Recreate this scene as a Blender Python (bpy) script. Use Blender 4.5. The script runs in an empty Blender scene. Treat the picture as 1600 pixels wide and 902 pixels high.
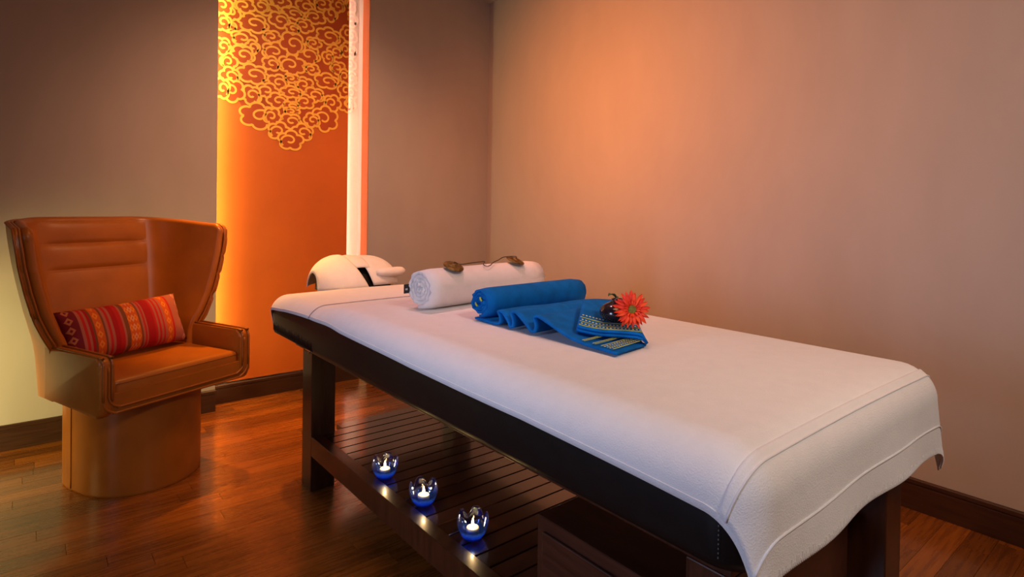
import bpy, bmesh, math, random
from mathutils import Vector, Matrix
random.seed(7)
PI = math.pi
scene = bpy.context.scene
COL = scene.collection

# ------------------------------------------------------------------ camera
CAM_Z = 1.2
YAW, PITCH, ROLL = 0.68912, -0.01204, 0.01528
F_PX, CX_PX, CY_PX = 917.96, 800.0, 336.1
def camera_axes():
    right = Vector((math.cos(YAW), -math.sin(YAW), 0)); f0 = Vector((math.sin(YAW), math.cos(YAW), 0)); up = Vector((0, 0, 1))
    fwd = f0*math.cos(PITCH) + up*math.sin(PITCH)
    up2 = up*math.cos(PITCH) - f0*math.sin(PITCH)
    r = right*math.cos(ROLL) + up2*math.sin(ROLL)
    u = up2*math.cos(ROLL) - right*math.sin(ROLL)
    return r, u, fwd
CR, CU, CF = camera_axes()
cam_data = bpy.data.cameras.new('camera')
cam_data.sensor_width = 36.0
cam_data.lens = F_PX/1600*36
cam_data.shift_y = -(451 - CY_PX)/1600
cam_data.clip_start = 0.02
cam = bpy.data.objects.new('camera', cam_data)
COL.objects.link(cam)
m = Matrix(((CR.x, CU.x, -CF.x, 0), (CR.y, CU.y, -CF.y, 0), (CR.z, CU.z, -CF.z, CAM_Z), (0, 0, 0, 1)))
cam.matrix_world = m
scene.camera = cam
def project(p):
    d = Vector(p) - Vector((0, 0, CAM_Z))
    z = d.dot(CF)
    if z < 0.05: return None
    return (CX_PX + F_PX*d.dot(CR)/z, CY_PX - F_PX*d.dot(CU)/z)

# ------------------------------------------------------------------ world, exposure, lights
scene.view_settings.view_transform = 'Standard'
scene.view_settings.look = 'None'
scene.view_settings.gamma = 1
scene.view_settings.use_curve_mapping = False
scene.view_settings.exposure = 0.0
world = bpy.data.worlds.new('world'); scene.world = world
world.use_nodes = True
world.node_tree.nodes['Background'].inputs[0].default_value = (0.02, 0.02, 0.025, 1)
world.node_tree.nodes['Background'].inputs[1].default_value = 1.0

def area_light(name, loc, target, size, power, color, size_y=None, spread=PI):
    l = bpy.data.lights.new(name, 'AREA'); l.energy = power; l.color = color; l.size = size; l.spread = spread
    if size_y: l.shape = 'RECTANGLE'; l.size_y = size_y
    o = bpy.data.objects.new(name, l); COL.objects.link(o)
    o.location = loc
    o.rotation_euler = (Vector(target) - Vector(loc)).to_track_quat('-Z', 'Y').to_euler()
    return o
def spot_light(name, loc, target, power, color, angle, blend=1.0, radius=0.06):
    l = bpy.data.lights.new(name, 'SPOT'); l.energy = power; l.color = color; l.spot_size = angle; l.spot_blend = blend; l.shadow_soft_size = radius
    o = bpy.data.objects.new(name, l); COL.objects.link(o)
    o.location = loc
    o.rotation_euler = (Vector(target) - Vector(loc)).to_track_quat('-Z', 'Y').to_euler()
    return o
# warm washers on the right wall, accent spots on the niche, the chair and the table, a lamp left of the frame, added fills from the front, the left and the niche top
area_light('right_wall_washer', (1.1, 2.5, 2.35), (2.79, 2.35, 1.5), 0.6, 17.5, (1.0, 0.27, 0.04), 0.6, math.radians(105))
area_light('room_washer', (1.0, 0.9, 2.65), (2.79, 0.9, 1.3), 0.6, 12.5, (1.0, 0.41, 0.18), 1.2, math.radians(140))
spot_light('niche_spot', (1.15, 2.1, 2.72), (1.28, 3.8, 1.05), 165, (1.0, 0.48, 0.27), math.radians(84), 1.0, 0.22)
spot_light('chair_spot', (1.00, 2.30, 2.7), (0.50, 2.95, 0.3), 46, (1.0, 0.35, 0.03), math.radians(56), 1.0, 0.12)
area_light('front_fill', (0.9, -0.9, 2.7), (1.5, 0.7, 0.6), 0.5, 17, (1.0, 0.86, 0.74), 0.5, math.radians(120))  # added fill behind the camera, brightens the sheet at the foot
spot_light('side_lamp', (-0.95, 3.0, 0.55), (-0.15, 3.7, 0.24), 105, (1.0, 0.84, 0.33), math.radians(100), 1.0, 0.1)
area_light('cool_side_fill', (-2.2, 1.1, 1.2), (1.2, 1.3, 0.75), 0.7, 10.5, (0.56, 0.68, 1.0), 1.4, math.radians(75))  # added cool fill for the table's near side, no opening modelled there
spot_light('table_spot', (1.35, 2.1, 2.75), (1.35, 1.9, 0.8), 60, (1.0, 0.48, 0.50), math.radians(60), 1.0, 0.06)
spot_light('niche_floor_fill', (1.02, 3.735, 2.66), (0.90, 3.12, 0.0), 250, (1.0, 0.40, 0.03), math.radians(36), 0.8, 0.03)  # added spot, stands in for the niche LEDs spilling onto the floor

# ------------------------------------------------------------------ materials
def mat(name):
    m = bpy.data.materials.new(name); m.use_nodes = True
    nt = m.node_tree; b = nt.nodes['Principled BSDF']
    return m, nt, b
def node(nt, t, **kw):
    n = nt.nodes.new(t)
    for k, v in kw.items(): setattr(n, k, v)
    return n
def set_in(n, **kw):
    for k, v in kw.items(): n.inputs[k.replace('_', ' ')].default_value = v
def add_bump(nt, b, height_socket, strength, dist):
    bp = node(nt, 'ShaderNodeBump'); bp.inputs['Strength'].default_value = strength; bp.inputs['Distance'].default_value = dist
    nt.links.new(height_socket, bp.inputs['Height']); nt.links.new(bp.outputs[0], b.inputs['Normal'])
def coords(nt, scale=(1, 1, 1), which='Object'):
    tc = node(nt, 'ShaderNodeTexCoord'); mp = node(nt, 'ShaderNodeMapping'); mp.inputs['Scale'].default_value = scale
    nt.links.new(tc.outputs[which], mp.inputs['Vector']); return mp.outputs[0]
def noise(nt, vec, scale, detail=4, rough=0.5):
    n = node(nt, 'ShaderNodeTexNoise'); n.inputs['Scale'].default_value = scale; n.inputs['Detail'].default_value = detail; n.inputs['Roughness'].default_value = rough
    nt.links.new(vec, n.inputs['Vector']); return n.outputs['Fac']
def ramp(nt, fac, stops):
    r = node(nt, 'ShaderNodeValToRGB'); e = r.color_ramp.elements
    e[0].position, e[0].color = stops[0][0], (*stops[0][1], 1)
    e[1].position, e[1].color = stops[-1][0], (*stops[-1][1], 1)
    for p, c in stops[1:-1]:
        x = e.new(p); x.color = (*c, 1)
    nt.links.new(fac, r.inputs[0]); return r
def simple(name, color, rough=0.5, metal=0.0, var=0.12, nscale=30, bump=0.0, bdist=0.002, spec=0.5, nvec=(1, 1, 1), sheen=0.0):
    m, nt, b = mat(name)
    v = coords(nt, nvec)
    f = noise(nt, v, nscale)
    lo = tuple(c*(1-var) for c in color); hi = tuple(min(1, c*(1+var)) for c in color)
    r = ramp(nt, f, [(0.3, lo), (0.7, hi)])
    nt.links.new(r.outputs[0], b.inputs['Base Color'])
    b.inputs['Roughness'].default_value = rough; b.inputs['Metallic'].default_value = metal
    b.inputs['Specular IOR Level'].default_value = spec
    if sheen: b.inputs['Sheen Weight'].default_value = sheen
    if bump: add_bump(nt, b, noise(nt, v, nscale*6, 3), bump, bdist)
    return m
def wood(name, dark, light, rough, grain=(2, 30, 30), rand=True, spec=0.5, bump=0.05, coat=0.0, island=False):
    m, nt, b = mat(name)
    tc = node(nt, 'ShaderNodeTexCoord'); mp = node(nt, 'ShaderNodeMapping'); mp.inputs['Scale'].default_value = grain
    src = tc.outputs['Object']
    oi = node(nt, 'ShaderNodeObjectInfo'); ge = node(nt, 'ShaderNodeNewGeometry')
    rnd = ge.outputs['Random Per Island'] if island else oi.outputs['Random']
    # world position keeps the grain at one scale on scaled copies
    pos = ge.outputs['Position']
    off = node(nt, 'ShaderNodeVectorMath', operation='SCALE'); cmb = node(nt, 'ShaderNodeCombineXYZ')
    nt.links.new(rnd, cmb.inputs[0]); nt.links.new(rnd, cmb.inputs[1]); nt.links.new(cmb.outputs[0], off.inputs[0]); off.inputs['Scale'].default_value = 17.0
    ad = node(nt, 'ShaderNodeVectorMath', operation='ADD'); nt.links.new(pos, ad.inputs[0]); nt.links.new(off.outputs[0], ad.inputs[1])
    nt.links.new(ad.outputs[0], mp.inputs['Vector'])
    f = noise(nt, mp.outputs[0], 3.0, 6, 0.6)
    r = ramp(nt, f, [(0.28, dark), (0.72, light)])
    outc = r.outputs[0]
    if rand:
        hs = node(nt, 'ShaderNodeHueSaturation'); mr = node(nt, 'ShaderNodeMapRange')
        mr.inputs['To Min'].default_value = 0.62; mr.inputs['To Max'].default_value = 1.32
        nt.links.new(rnd, mr.inputs['Value']); nt.links.new(mr.outputs[0], hs.inputs['Value']); nt.links.new(outc, hs.inputs['Color']); outc = hs.outputs[0]
    nt.links.new(outc, b.inputs['Base Color'])
    b.inputs['Specular IOR Level'].default_value = spec
    rr = node(nt, 'ShaderNodeMapRange'); rr.inputs['To Min'].default_value = rough*0.85; rr.inputs['To Max'].default_value = rough*1.2
    nt.links.new(f, rr.inputs['Value']); nt.links.new(rr.outputs[0], b.inputs['Roughness'])
    if coat: b.inputs['Coat Weight'].default_value = coat; b.inputs['Coat Roughness'].default_value = 0.12
    if bump: add_bump(nt, b, f, bump, 0.002)
    return m
def glow(name, color, strength):
    m, nt, b = mat(name)
    b.inputs['Base Color'].default_value = (*color, 1)
    b.inputs['Emission Color'].default_value = (*color, 1); b.inputs['Emission Strength'].default_value = strength
    return m

M = {}
M['wall'] = simple('wall_covering', (0.43, 0.37, 0.318), 0.75, var=0.03, nscale=6, bump=0.08, bdist=0.001, nvec=(1, 1, 0.4), spec=0.25)
M['ceiling'] = simple('ceiling_paint', (0.5, 0.45, 0.4), 0.85, var=0.02)
M['cove'] = simple('cove_paint', (0.80, 0.68, 0.58), 0.8, var=0.02)
M['orange'] = simple('orange_lacquer', (0.60, 0.135, 0.016), 0.42, var=0.05, nscale=4, spec=0.35)
M['orange_dark'] = simple('mural_field', (0.44, 0.075, 0.010), 0.5, var=0.04, nscale=5, spec=0.3)
M['gold'] = simple('mural_gold', (0.93, 0.50, 0.07), 0.45, var=0.06, nscale=20, spec=0.4)
M['cream_line'] = simple('mural_cream', (0.95, 0.80, 0.66), 0.6, var=0.03)
M['base'] = wood('baseboard_wood', (0.028, 0.010, 0.005), (0.06, 0.022, 0.010), 0.38, (2, 2, 30), rand=False)
M['plank'] = wood('floor_plank', (0.125, 0.031, 0.0035), (0.31, 0.094, 0.010), 0.27, (1.2, 22, 22), spec=0.6, bump=0.03, coat=0.5)
M['plank_far'] = wood('floor_plank_joined', (0.125, 0.031, 0.0035), (0.31, 0.094, 0.010), 0.27, (1.2, 22, 22), spec=0.6, bump=0.03, coat=0.5, island=True)
M['subfloor'] = simple('subfloor', (0.02, 0.008, 0.004), 0.7)
M['tablewood'] = wood('stained_table_wood', (0.026, 0.007, 0.003), (0.066, 0.020, 0.008), 0.30, (20, 20, 2), rand=False, coat=0.2)
M['slat'] = wood('stained_slat_wood', (0.030, 0.010, 0.006), (0.070, 0.026, 0.013), 0.24, (2, 24, 24), coat=0.9)
M['drawer'] = wood('stained_drawer_wood', (0.030, 0.008, 0.004), (0.070, 0.020, 0.009), 0.35, (20, 2, 20), rand=False, coat=0.15)
M['vinyl'] = simple('black_vinyl', (0.006, 0.0045, 0.004), 0.48, var=0.2, nscale=20, bump=0.1, spec=0.25)
M['leather'] = simple('tan_leather', (0.35, 0.100, 0.008), 0.36, var=0.10, nscale=9, bump=0.12, bdist=0.0012, spec=0.5)
M['leather_pipe'] = simple('tan_leather_piping', (0.31, 0.086, 0.008), 0.36, var=0.06, nscale=20)
M['brass'] = simple('aged_brass', (0.55, 0.36, 0.12), 0.35, 1.0, var=0.25, nscale=60)
M['bronze'] = simple('tingsha_bronze', (0.17, 0.115, 0.032), 0.36, 0.9, var=0.55, nscale=70, bump=0.6, bdist=0.003)
M['cord'] = simple('dark_leather_cord', (0.035, 0.012, 0.008), 0.6)
M['tag'] = simple('black_tag', (0.012, 0.01, 0.012), 0.6)
M['tagprint'] = simple('tag_print', (0.5, 0.5, 0.5), 0.6)
M['vase'] = simple('black_glaze', (0.012, 0.008, 0.014), 0.16, var=0.2, spec=0.6)
M['stem'] = simple('stem_green', (0.06, 0.11, 0.03), 0.5)
M['disc'] = simple('flower_disc', (0.19, 0.17, 0.02), 0.8, var=0.4, nscale=220, bump=0.8)
M['wax'] = simple('white_wax', (0.92, 0.86, 0.74), 0.5, var=0.03)
M['foil'] = simple('tealight_foil', (0.8, 0.8, 0.8), 0.3, 1.0)
M['stitch'] = simple('grey_thread', (0.16, 0.15, 0.14), 0.8)
M['seam'] = simple('seam_thread', (0.36, 0.33, 0.36), 0.9)
M['wick'] = simple('wick', (0.02, 0.015, 0.01), 0.9)
M['led'] = glow('led_strip_right', (1.0, 0.76, 0.62), 26.0)
M['led_left'] = glow('led_strip_left', (1.0, 0.85, 0.42), 52.0)
M['flame'] = glow('flame', (1.0, 0.62, 0.20), 60.0)

def terry(name, color, fine=900, strength=0.5, var=0.06, sheen=0.25):
    m, nt, b = mat(name)
    v = coords(nt)
    f = noise(nt, v, fine, 2, 0.6)
    big = noise(nt, v, 25, 3)
    r = ramp(nt, big, [(0.3, tuple(c*(1-var) for c in color)), (0.7, tuple(min(1, c*(1+var)) for c in color))])
    nt.links.new(r.outputs[0], b.inputs['Base Color'])
    b.inputs['Roughness'].default_value = 0.9; b.inputs['Specular IOR Level'].default_value = 0.15
    b.inputs['Sheen Weight'].default_value = sheen; b.inputs['Sheen Roughness'].default_value = 0.5
    add_bump(nt, b, f, strength, 0.002)
    return m
M['sheet'] = terry('white_cotton_sheet', (0.80, 0.76, 0.75), 330, 0.55, 0.02)
M['towel'] = terry('white_terry', (0.84, 0.79, 0.76), 420, 0.9, 0.03)
M['hem'] = terry('white_hem', (0.76, 0.72, 0.72), 900, 0.3, 0.02)
M['blue'] = terry('blue_cotton', (0.001, 0.130, 0.46), 700, 0.7, 0.16, 0.0)
M['green'] = terry('yellow_green_weave', (0.42, 0.50, 0.05), 900, 0.5, 0.15)
M['pale'] = terry('pale_yellow_weave', (0.80, 0.78, 0.30), 900, 0.5, 0.15)

def petal_mat():
    m, nt, b = mat('gerbera_petal')
    oi = node(nt, 'ShaderNodeObjectInfo')
    r = ramp(nt, oi.outputs['Random'], [(0.0, (0.66, 0.018, 0.002)), (0.6, (0.82, 0.040, 0.003)), (1.0, (0.90, 0.075, 0.006))])
    nt.links.new(r.outputs[0], b.inputs['Base Color']); b.inputs['Roughness'].default_value = 0.6
    add_bump(nt, b, noise(nt, coords(nt, (1, 30, 1)), 20), 0.3, 0.001)
    return m
M['petal'] = petal_mat()

def glass_mat():
    # thin coloured glass: blue thick foot, nearly clear petals (tint follows the thing's own height)
    m, nt, b = mat('blue_glass'); nt.nodes.remove(b)
    out = nt.nodes['Material Output']
    tc = node(nt, 'ShaderNodeTexCoord'); sx = node(nt, 'ShaderNodeSeparateXYZ'); nt.links.new(tc.outputs['Object'], sx.inputs[0])
    mr = node(nt, 'ShaderNodeMapRange'); mr.inputs['From Min'].default_value = 0.012; mr.inputs['From Max'].default_value = 0.046
    nt.links.new(sx.outputs['Z'], mr.inputs['Value'])
    r = ramp(nt, mr.outputs[0], [(0.0, (0.03, 0.14, 0.95)), (0.35, (0.20, 0.35, 0.95)), (0.65, (0.80, 0.82, 0.93)), (1.0, (0.86, 0.86, 0.94))])
    tr = node(nt, 'ShaderNodeBsdfTransparent'); nt.links.new(r.outputs[0], tr.inputs['Color'])
    gl = node(nt, 'ShaderNodeBsdfGlossy'); gl.inputs['Roughness'].default_value = 0.05; gl.inputs['Color'].default_value = (0.55, 0.68, 1.0, 1)
    df = node(nt, 'ShaderNodeBsdfTranslucent'); df.inputs['Color'].default_value = (0.03, 0.13, 0.9, 1)
    lw = node(nt, 'ShaderNodeLayerWeight'); lw.inputs['Blend'].default_value = 0.28
    mx = node(nt, 'ShaderNodeMixShader'); nt.links.new(lw.outputs['Facing'], mx.inputs[0]); nt.links.new(tr.outputs[0], mx.inputs[1]); nt.links.new(gl.outputs[0], mx.inputs[2])
    k = node(nt, 'ShaderNodeMapRange'); k.inputs['From Min'].default_value = 0.0; k.inputs['From Max'].default_value = 0.6; k.inputs['To Min'].default_value = 0.55; k.inputs['To Max'].default_value = 0.02
    nt.links.new(mr.outputs[0], k.inputs['Value'])
    mx2 = node(nt, 'ShaderNodeMixShader'); nt.links.new(k.outputs[0], mx2.inputs[0]); nt.links.new(mx.outputs[0], mx2.inputs[1]); nt.links.new(df.outputs[0], mx2.inputs[2])
    nt.links.new(mx2.outputs[0], out.inputs['Surface'])
    return m
M['glass'] = glass_mat()

def kilim_mat():
    # woven stripes across the cushion's length (object x), diamond motifs along some bands
    m, nt, b = mat('kilim_weave')
    tc = node(nt, 'ShaderNodeTexCoord'); sx = node(nt, 'ShaderNodeSeparateXYZ'); nt.links.new(tc.outputs['Object'], sx.inputs[0])
    def math_(op, a, b_=None, c=None):
        n = node(nt, 'ShaderNodeMath', operation=op)
        for i, v in enumerate((a, b_, c)):
            if v is None: continue
            if isinstance(v, (int, float)): n.inputs[i].default_value = v
            else: nt.links.new(v, n.inputs[i])
        return n.outputs[0]
    X, Z = sx.outputs['X'], sx.outputs['Y']
    u = math_('ADD', math_('DIVIDE', X, 0.52), 0.5)
    red, deep, pink, org, olive, maroon = (0.42, 0.012, 0.012), (0.33, 0.006, 0.010), (0.36, 0.10, 0.07), (0.52, 0.085, 0.012), (0.17, 0.05, 0.02), (0.15, 0.010, 0.020)
    r = node(nt, 'ShaderNodeValToRGB'); r.color_ramp.interpolation = 'CONSTANT'
    stops = [(0, maroon), (0.11, pink), (0.13, red), (0.15, pink), (0.165, deep), (0.185, olive), (0.20, org), (0.26, olive), (0.275, pink), (0.295, red), (0.315, pink), (0.335, deep),
             (0.375, red), (0.41, pink), (0.425, olive), (0.44, olive), (0.455, org), (0.545, olive), (0.56, pink), (0.575, red), (0.59, pink), (0.605, deep), (0.67, red), (0.69, pink), (0.705, red), (0.725, pink), (0.745, red), (0.76, pink), (0.78, org), (0.84, red), (0.86, pink), (0.88, deep), (0.90, pink)]
    e = r.color_ramp.elements
    e[0].position = 0; e[0].color = (*stops[0][1], 1)
    while len(e) > 1: e.remove(e[-1])
    for p, c in stops[1:31]:
        x = e.new(p); x.color = (*c, 1)
    nt.links.new(u, r.inputs[0])
    col = r.outputs[0]
    zz = math_('MULTIPLY', Z, 24.0)
    fz = math_('ABSOLUTE', math_('SUBTRACT', math_('FRACT', zz), 0.5))
    def motif(center, half, colr, col):
        du = math_('DIVIDE', math_('ABSOLUTE', math_('SUBTRACT', u, center)), half)
        d = math_('ADD', math_('MULTIPLY', fz, 2.2), du)
        inside = math_('LESS_THAN', d, 0.95)
        hole = math_('GREATER_THAN', d, 0.38)
        mask = math_('MULTIPLY', inside, hole)
        mx = node(nt, 'ShaderNodeMix', data_type='RGBA'); nt.links.new(mask, mx.inputs['Factor']); nt.links.new(col, mx.inputs['A']); mx.inputs['B'].default_value = (*colr, 1)
        return mx.outputs['Result']
    for c_, h_, k_ in ((0.06, 0.028, (0.40, 0.13, 0.06)), (0.23, 0.022, (0.66, 0.19, 0.02)), (0.473, 0.018, (0.66, 0.19, 0.02)), (0.50, 0.018, (0.60, 0.26, 0.14)), (0.527, 0.018, (0.66, 0.19, 0.02)), (0.81, 0.022, (0.66, 0.19, 0.02)), (0.96, 0.020, (0.52, 0.24, 0.16))):
        col = motif(c_, h_, k_, col)
    nt.links.new(col, b.inputs['Base Color'])
    b.inputs['Roughness'].default_value = 0.85; b.inputs['Specular IOR Level'].default_value = 0.2
    w = node(nt, 'ShaderNodeTexWave'); w.inputs['Scale'].default_value = 160; w.inputs['Distortion'].default_value = 1
    nt.links.new(tc.outputs['Object'], w.inputs['Vector'])
    add_bump(nt, b, w.outputs['Fac'], 0.35, 0.0012)
    return m
M['kilim'] = kilim_mat()

# ------------------------------------------------------------------ mesh helpers
def link(o, parent=None):
    COL.objects.link(o)
    if parent: o.parent = parent
    return o
def obj(name, data, material, parent=None, smooth=False):
    if isinstance(data, bmesh.types.BMesh):
        bmesh.ops.recalc_face_normals(data, faces=data.faces[:])
        me = bpy.data.meshes.new(name); data.to_mesh(me); data.free()
    elif isinstance(data, tuple):
        me = bpy.data.meshes.new(name); me.from_pydata(data[0], [], data[1]); me.update()
    else: me = data
    if smooth:
        for p in me.polygons: p.use_smooth = True
    o = bpy.data.objects.new(name, me)
    mats = material if isinstance(material, (list, tuple)) else [material]
    if len(me.materials) == 0:
        for k in mats: me.materials.append(M[k] if isinstance(k, str) else k)
    return link(o, parent)
def smart(o, ang=35):
    for p in o.data.polygons: p.use_smooth = True
    try: o.data.set_sharp_from_angle(angle=math.radians(ang))
    except Exception: pass
    return o
def tag(o, label=None, cat=None, group=None, kind=None):
    if label: o['label'] = label
    if cat: o['category'] = cat
    if group: o['group'] = group
    if kind: o['kind'] = kind
    return o
def thing(name, loc, label, cat, group=None, rz=0):
    o = bpy.data.objects.new(name, None); o.empty_display_size = 0.05
    o.location = loc; o.rotation_euler = (0, 0, rz); link(o)
    return tag(o, label, cat, group)
def box(x0, x1, y0, y1, z0, z1, bevel=0.0, seg=2, bm=None):
    own = bm is None
    if own: bm = bmesh.new()
    vs = [bm.verts.new((x, y, z)) for z in (z0, z1) for y in (y0, y1) for x in (x0, x1)]
    fs = [bm.faces.new([vs[i] for i in f]) for f in ((0, 2, 3, 1), (4, 5, 7, 6), (0, 1, 5, 4), (2, 6, 7, 3), (0, 4, 6, 2), (1, 3, 7, 5))]
    if bevel:
        es = list({e for f in fs for e in f.edges})
        bmesh.ops.bevel(bm, geom=es, offset=bevel, segments=seg, profile=0.5, affect='EDGES')
    return bm
def grid_mesh(nu, nv, fn, close_u=False):
    vs, fs = [], []
    for j in range(nv):
        for i in range(nu): vs.append(tuple(fn(i, j)))
    for j in range(nv-1):
        for i in range(nu if close_u else nu-1):
            a = j*nu+i; b = j*nu+(i+1) % nu
            fs.append((a, b, b+nu, a+nu))
    return vs, fs
def tube(path, r, n=8, closed=False, bm=None, cap=True, radii=None):
    if bm is None: bm = bmesh.new()
    P = [Vector(p) for p in path]; rings = []
    N = len(P)
    prev = None
    for i, p in enumerate(P):
        if closed: t = P[(i+1) % N]-P[i-1]
        else: t = P[min(i+1, N-1)]-P[max(i-1, 0)]
        if t.length < 1e-9: t = Vector((0, 0, 1))
        t.normalize()
        if prev is None:
            a = Vector((0, 0, 1)) if abs(t.z) < 0.9 else Vector((1, 0, 0))
            n1 = t.cross(a).normalized()
        else:
            n1 = (prev - t*prev.dot(t))
            n1 = n1.normalized() if n1.length > 1e-6 else t.orthogonal().normalized()
        prev = n1; n2 = t.cross(n1)
        rr = radii[i] if radii else r
        rings.append([bm.verts.new(p + (n1*math.cos(2*PI*k/n) + n2*math.sin(2*PI*k/n))*rr) for k in range(n)])
    M_ = N if closed else N-1
    for i in range(M_):
        a, b = rings[i], rings[(i+1) % N]
        for k in range(n): bm.faces.new((a[k], a[(k+1) % n], b[(k+1) % n], b[k]))
    if not closed and cap:
        bm.faces.new(rings[0][::-1]); bm.faces.new(rings[-1])
    return bm
def lathe(profile, n=32, bm=None, fn=None):
    if bm is None: bm = bmesh.new()
    rings = []
    for (r, z) in profile:
        if r < 1e-6: rings.append([bm.verts.new((0, 0, z))]); continue
        ring = []
        for k in range(n):
            a = 2*PI*k/n; q = Vector((r*math.cos(a), r*math.sin(a), z))
            if fn: q = Vector(fn(q, a))
            ring.append(bm.verts.new(q))
        rings.append(ring)
    for a, b in zip(rings, rings[1:]):
        if len(a) == 1 and len(b) == 1: continue
        for k in range(n):
            k2 = (k+1) % n
            if len(a) == 1: bm.faces.new((a[0], b[k2], b[k]))
            elif len(b) == 1: bm.faces.new((a[k], a[k2], b[0]))
            else: bm.faces.new((a[k], a[k2], b[k2], b[k]))
    return bm
def solidify(o, t, offset=0.0):
    s = o.modifiers.new('thickness', 'SOLIDIFY'); s.thickness = t; s.offset = offset; s.use_even_offset = False
    return o
def subsurf(o, n=1):
    s = o.modifiers.new('smooth', 'SUBSURF'); s.levels = n; s.render_levels = n
    return o
def smoothstep(a, b, x):
    t = max(0, min(1, (x-a)/(b-a))); return t*t*(3-2*t)
def lerp_table(tab, x):
    if x <= tab[0][0]: return tab[0][1]
    for (a, va), (b, vb) in zip(tab, tab[1:]):
        if x <= b: return va + (vb-va)*(x-a)/(b-a)
    return tab[-1][1]
def catmull(pts, n=8, closed=False):
    P = [Vector(p) for p in pts]; out = []; N = len(P)
    rng = range(N if closed else N-1)
    for i in rng:
        p0 = P[i-1] if (closed or i > 0) else P[0]*2-P[1]
        p1 = P[i]; p2 = P[(i+1) % N]
        p3 = P[(i+2) % N] if (closed or i+2 < N) else P[-1]*2-P[-2]
        for k in range(n):
            t = k/n
            out.append(0.5*((2*p1) + (p2-p0)*t + (2*p0-5*p1+4*p2-p3)*t*t + (3*p1-p0-3*p2+p3)*t*t*t))
    if not closed: out.append(P[-1].copy())
    return out

# ------------------------------------------------------------------ room shell
XL, XR, YF, YB, ZC = -2.4, 2.79, -1.6, 3.70, 2.80
NX0, NX1, NYR, NZT = 0.84, 1.78, 3.87, 2.70
def struct(name, bm, m, parent=None):
    o = obj(name, bm, m, parent)
    if not parent: o['kind'] = 'structure'
    return o
bm = box(XL-0.2, NX0, YB, YB+0.3, 0, ZC); box(NX1, XR+0.2, YB, YB+0.3, 0, ZC, bm=bm); box(NX0, NX1, YB, YB+0.3, NZT, ZC, bm=bm)
struct('wall_back', bm, 'wall')
wall_niche = struct('wall_niche', box(NX0, NX1, NYR, NYR+0.13, 0, NZT), 'cove')
struct('wall_right', box(XR, XR+0.2, YF, YB, 0, ZC), 'wall')
struct('wall_left', box(XL-0.2, XL, YF, YB, 0, ZC), 'wall')
struct('wall_front', box(XL-0.2, XR+0.2, YF-0.2, YF, 0, ZC), 'wall')
struct('ceiling', box(XL-0.2, XR+0.2, YF-0.2, YB+0.3, ZC, ZC+0.1), 'ceiling')
tag(struct('trim_1', box(NX1-0.004, NX1-0.0002, YB+0.001, YB+0.10, 0.125, NZT-0.01), 'orange'), 'orange lacquered strip lining the right side of the lit niche')
def baseboard(name, p0, p1, nrm, h=0.122, t=0.016):
    # profile: flat board with a grooved, eased cap
    prof = [(0.0002, 0.0005), (t, 0.0005), (t, h-0.026), (t-0.004, h-0.024), (t-0.004, h-0.020), (t, h-0.018), (t, h-0.004), (t-0.004, h), (0.0002, h)]
    p0, p1, nrm = Vector(p0), Vector(p1), Vector(nrm)
    vs, fs = [], []
    for p in (p0, p1):
        for d, z in prof: vs.append(tuple(p + nrm*d + Vector((0, 0, z))))
    n = len(prof)
    for k in range(n): fs.append((k, (k+1) % n, (k+1) % n+n, k+n))
    fs += [tuple(range(n))[::-1], tuple(range(n, 2*n))]
    b = bmesh.new(); V = [b.verts.new(v) for v in vs]
    for f in fs: b.faces.new([V[i] for i in f])
    return struct(name, b, 'base')
baseboard('baseboard_back', (XL, YB, 0), (NX0, YB, 0), (0, -1, 0))
baseboard('baseboard_back_corner', (NX1, YB, 0), (XR-0.017, YB, 0), (0, -1, 0))
baseboard('baseboard_niche', (NX0+0.001, 3.817, 0), (NX1-0.005, 3.817, 0), (0, -1, 0), h=0.113)
baseboard('baseboard_right', (XR, YF, 0), (XR, YB, 0), (-1, 0, 0), h=0.126)

# floor: planks running along x
floor = struct('floor', box(XL, XR, YF, NYR, -0.08, -0.016), 'subfloor')
PW = 0.082
me_plank = bpy.data.meshes.new('plank'); b = box(0, 1, 0, 1, -1, 0); bmesh.ops.recalc_face_normals(b, faces=b.faces[:]); b.to_mesh(me_plank); b.free(); me_plank.materials.append(M['plank'])
allp = []
rows = int((NYR-YF)/PW)+1
rp = random.Random(3)
for r_ in range(rows):
    y1 = NYR - r_*PW; y0 = max(YF, y1-PW)
    x = XL - rp.random()*0.7
    while x < XR:
        L = rp.uniform(0.45, 0.95)
        xa, xb = max(XL, x), min(XR, x+L)
        x += L
        if xb-xa < 0.01: continue
        if y1 > YB+0.02 and (xb <= NX0 or xa >= NX1): continue
        if y1 > YB+0.02: xa, xb = max(xa, NX0), min(xb, NX1)
        if xb-xa < 0.01: continue
        pr = [project((a, c, 0)) for a in (xa, xb) for c in (y0, y1)]
        vis = False; ar = 0
        if all(pr):
            us = [p[0] for p in pr]; vs_ = [p[1] for p in pr]
            if max(us) > 0 and min(us) < 1600 and max(vs_) > 500 and min(vs_) < 902:
                vis = True
                q = [pr[0], pr[1], pr[3], pr[2]]
                ar = abs(sum(q[i][0]*q[(i+1) % 4][1]-q[(i+1) % 4][0]*q[i][1] for i in range(4)))/2
        allp.append((vis, ar, xa, xb, y0, y1, rp.uniform(0, 0.0006)))
allp.sort(key=lambda t: (-t[0], -t[1]))
rest = bmesh.new()
nvis = 0
for vis, ar, xa, xb, y0, y1, dz in allp:
    g = 0.0006
    if vis and nvis < 290:
        nvis += 1
        o = bpy.data.objects.new('floor_plank', me_plank); link(o, floor)
        o.location = (xa+g, y0+g, -dz); o.scale = (xb-xa-2*g, y1-y0-2*g, 0.015)
    else: box(xa+g, xb-g, y0+g, y1-g, -0.015, -dz, bm=rest)
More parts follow.
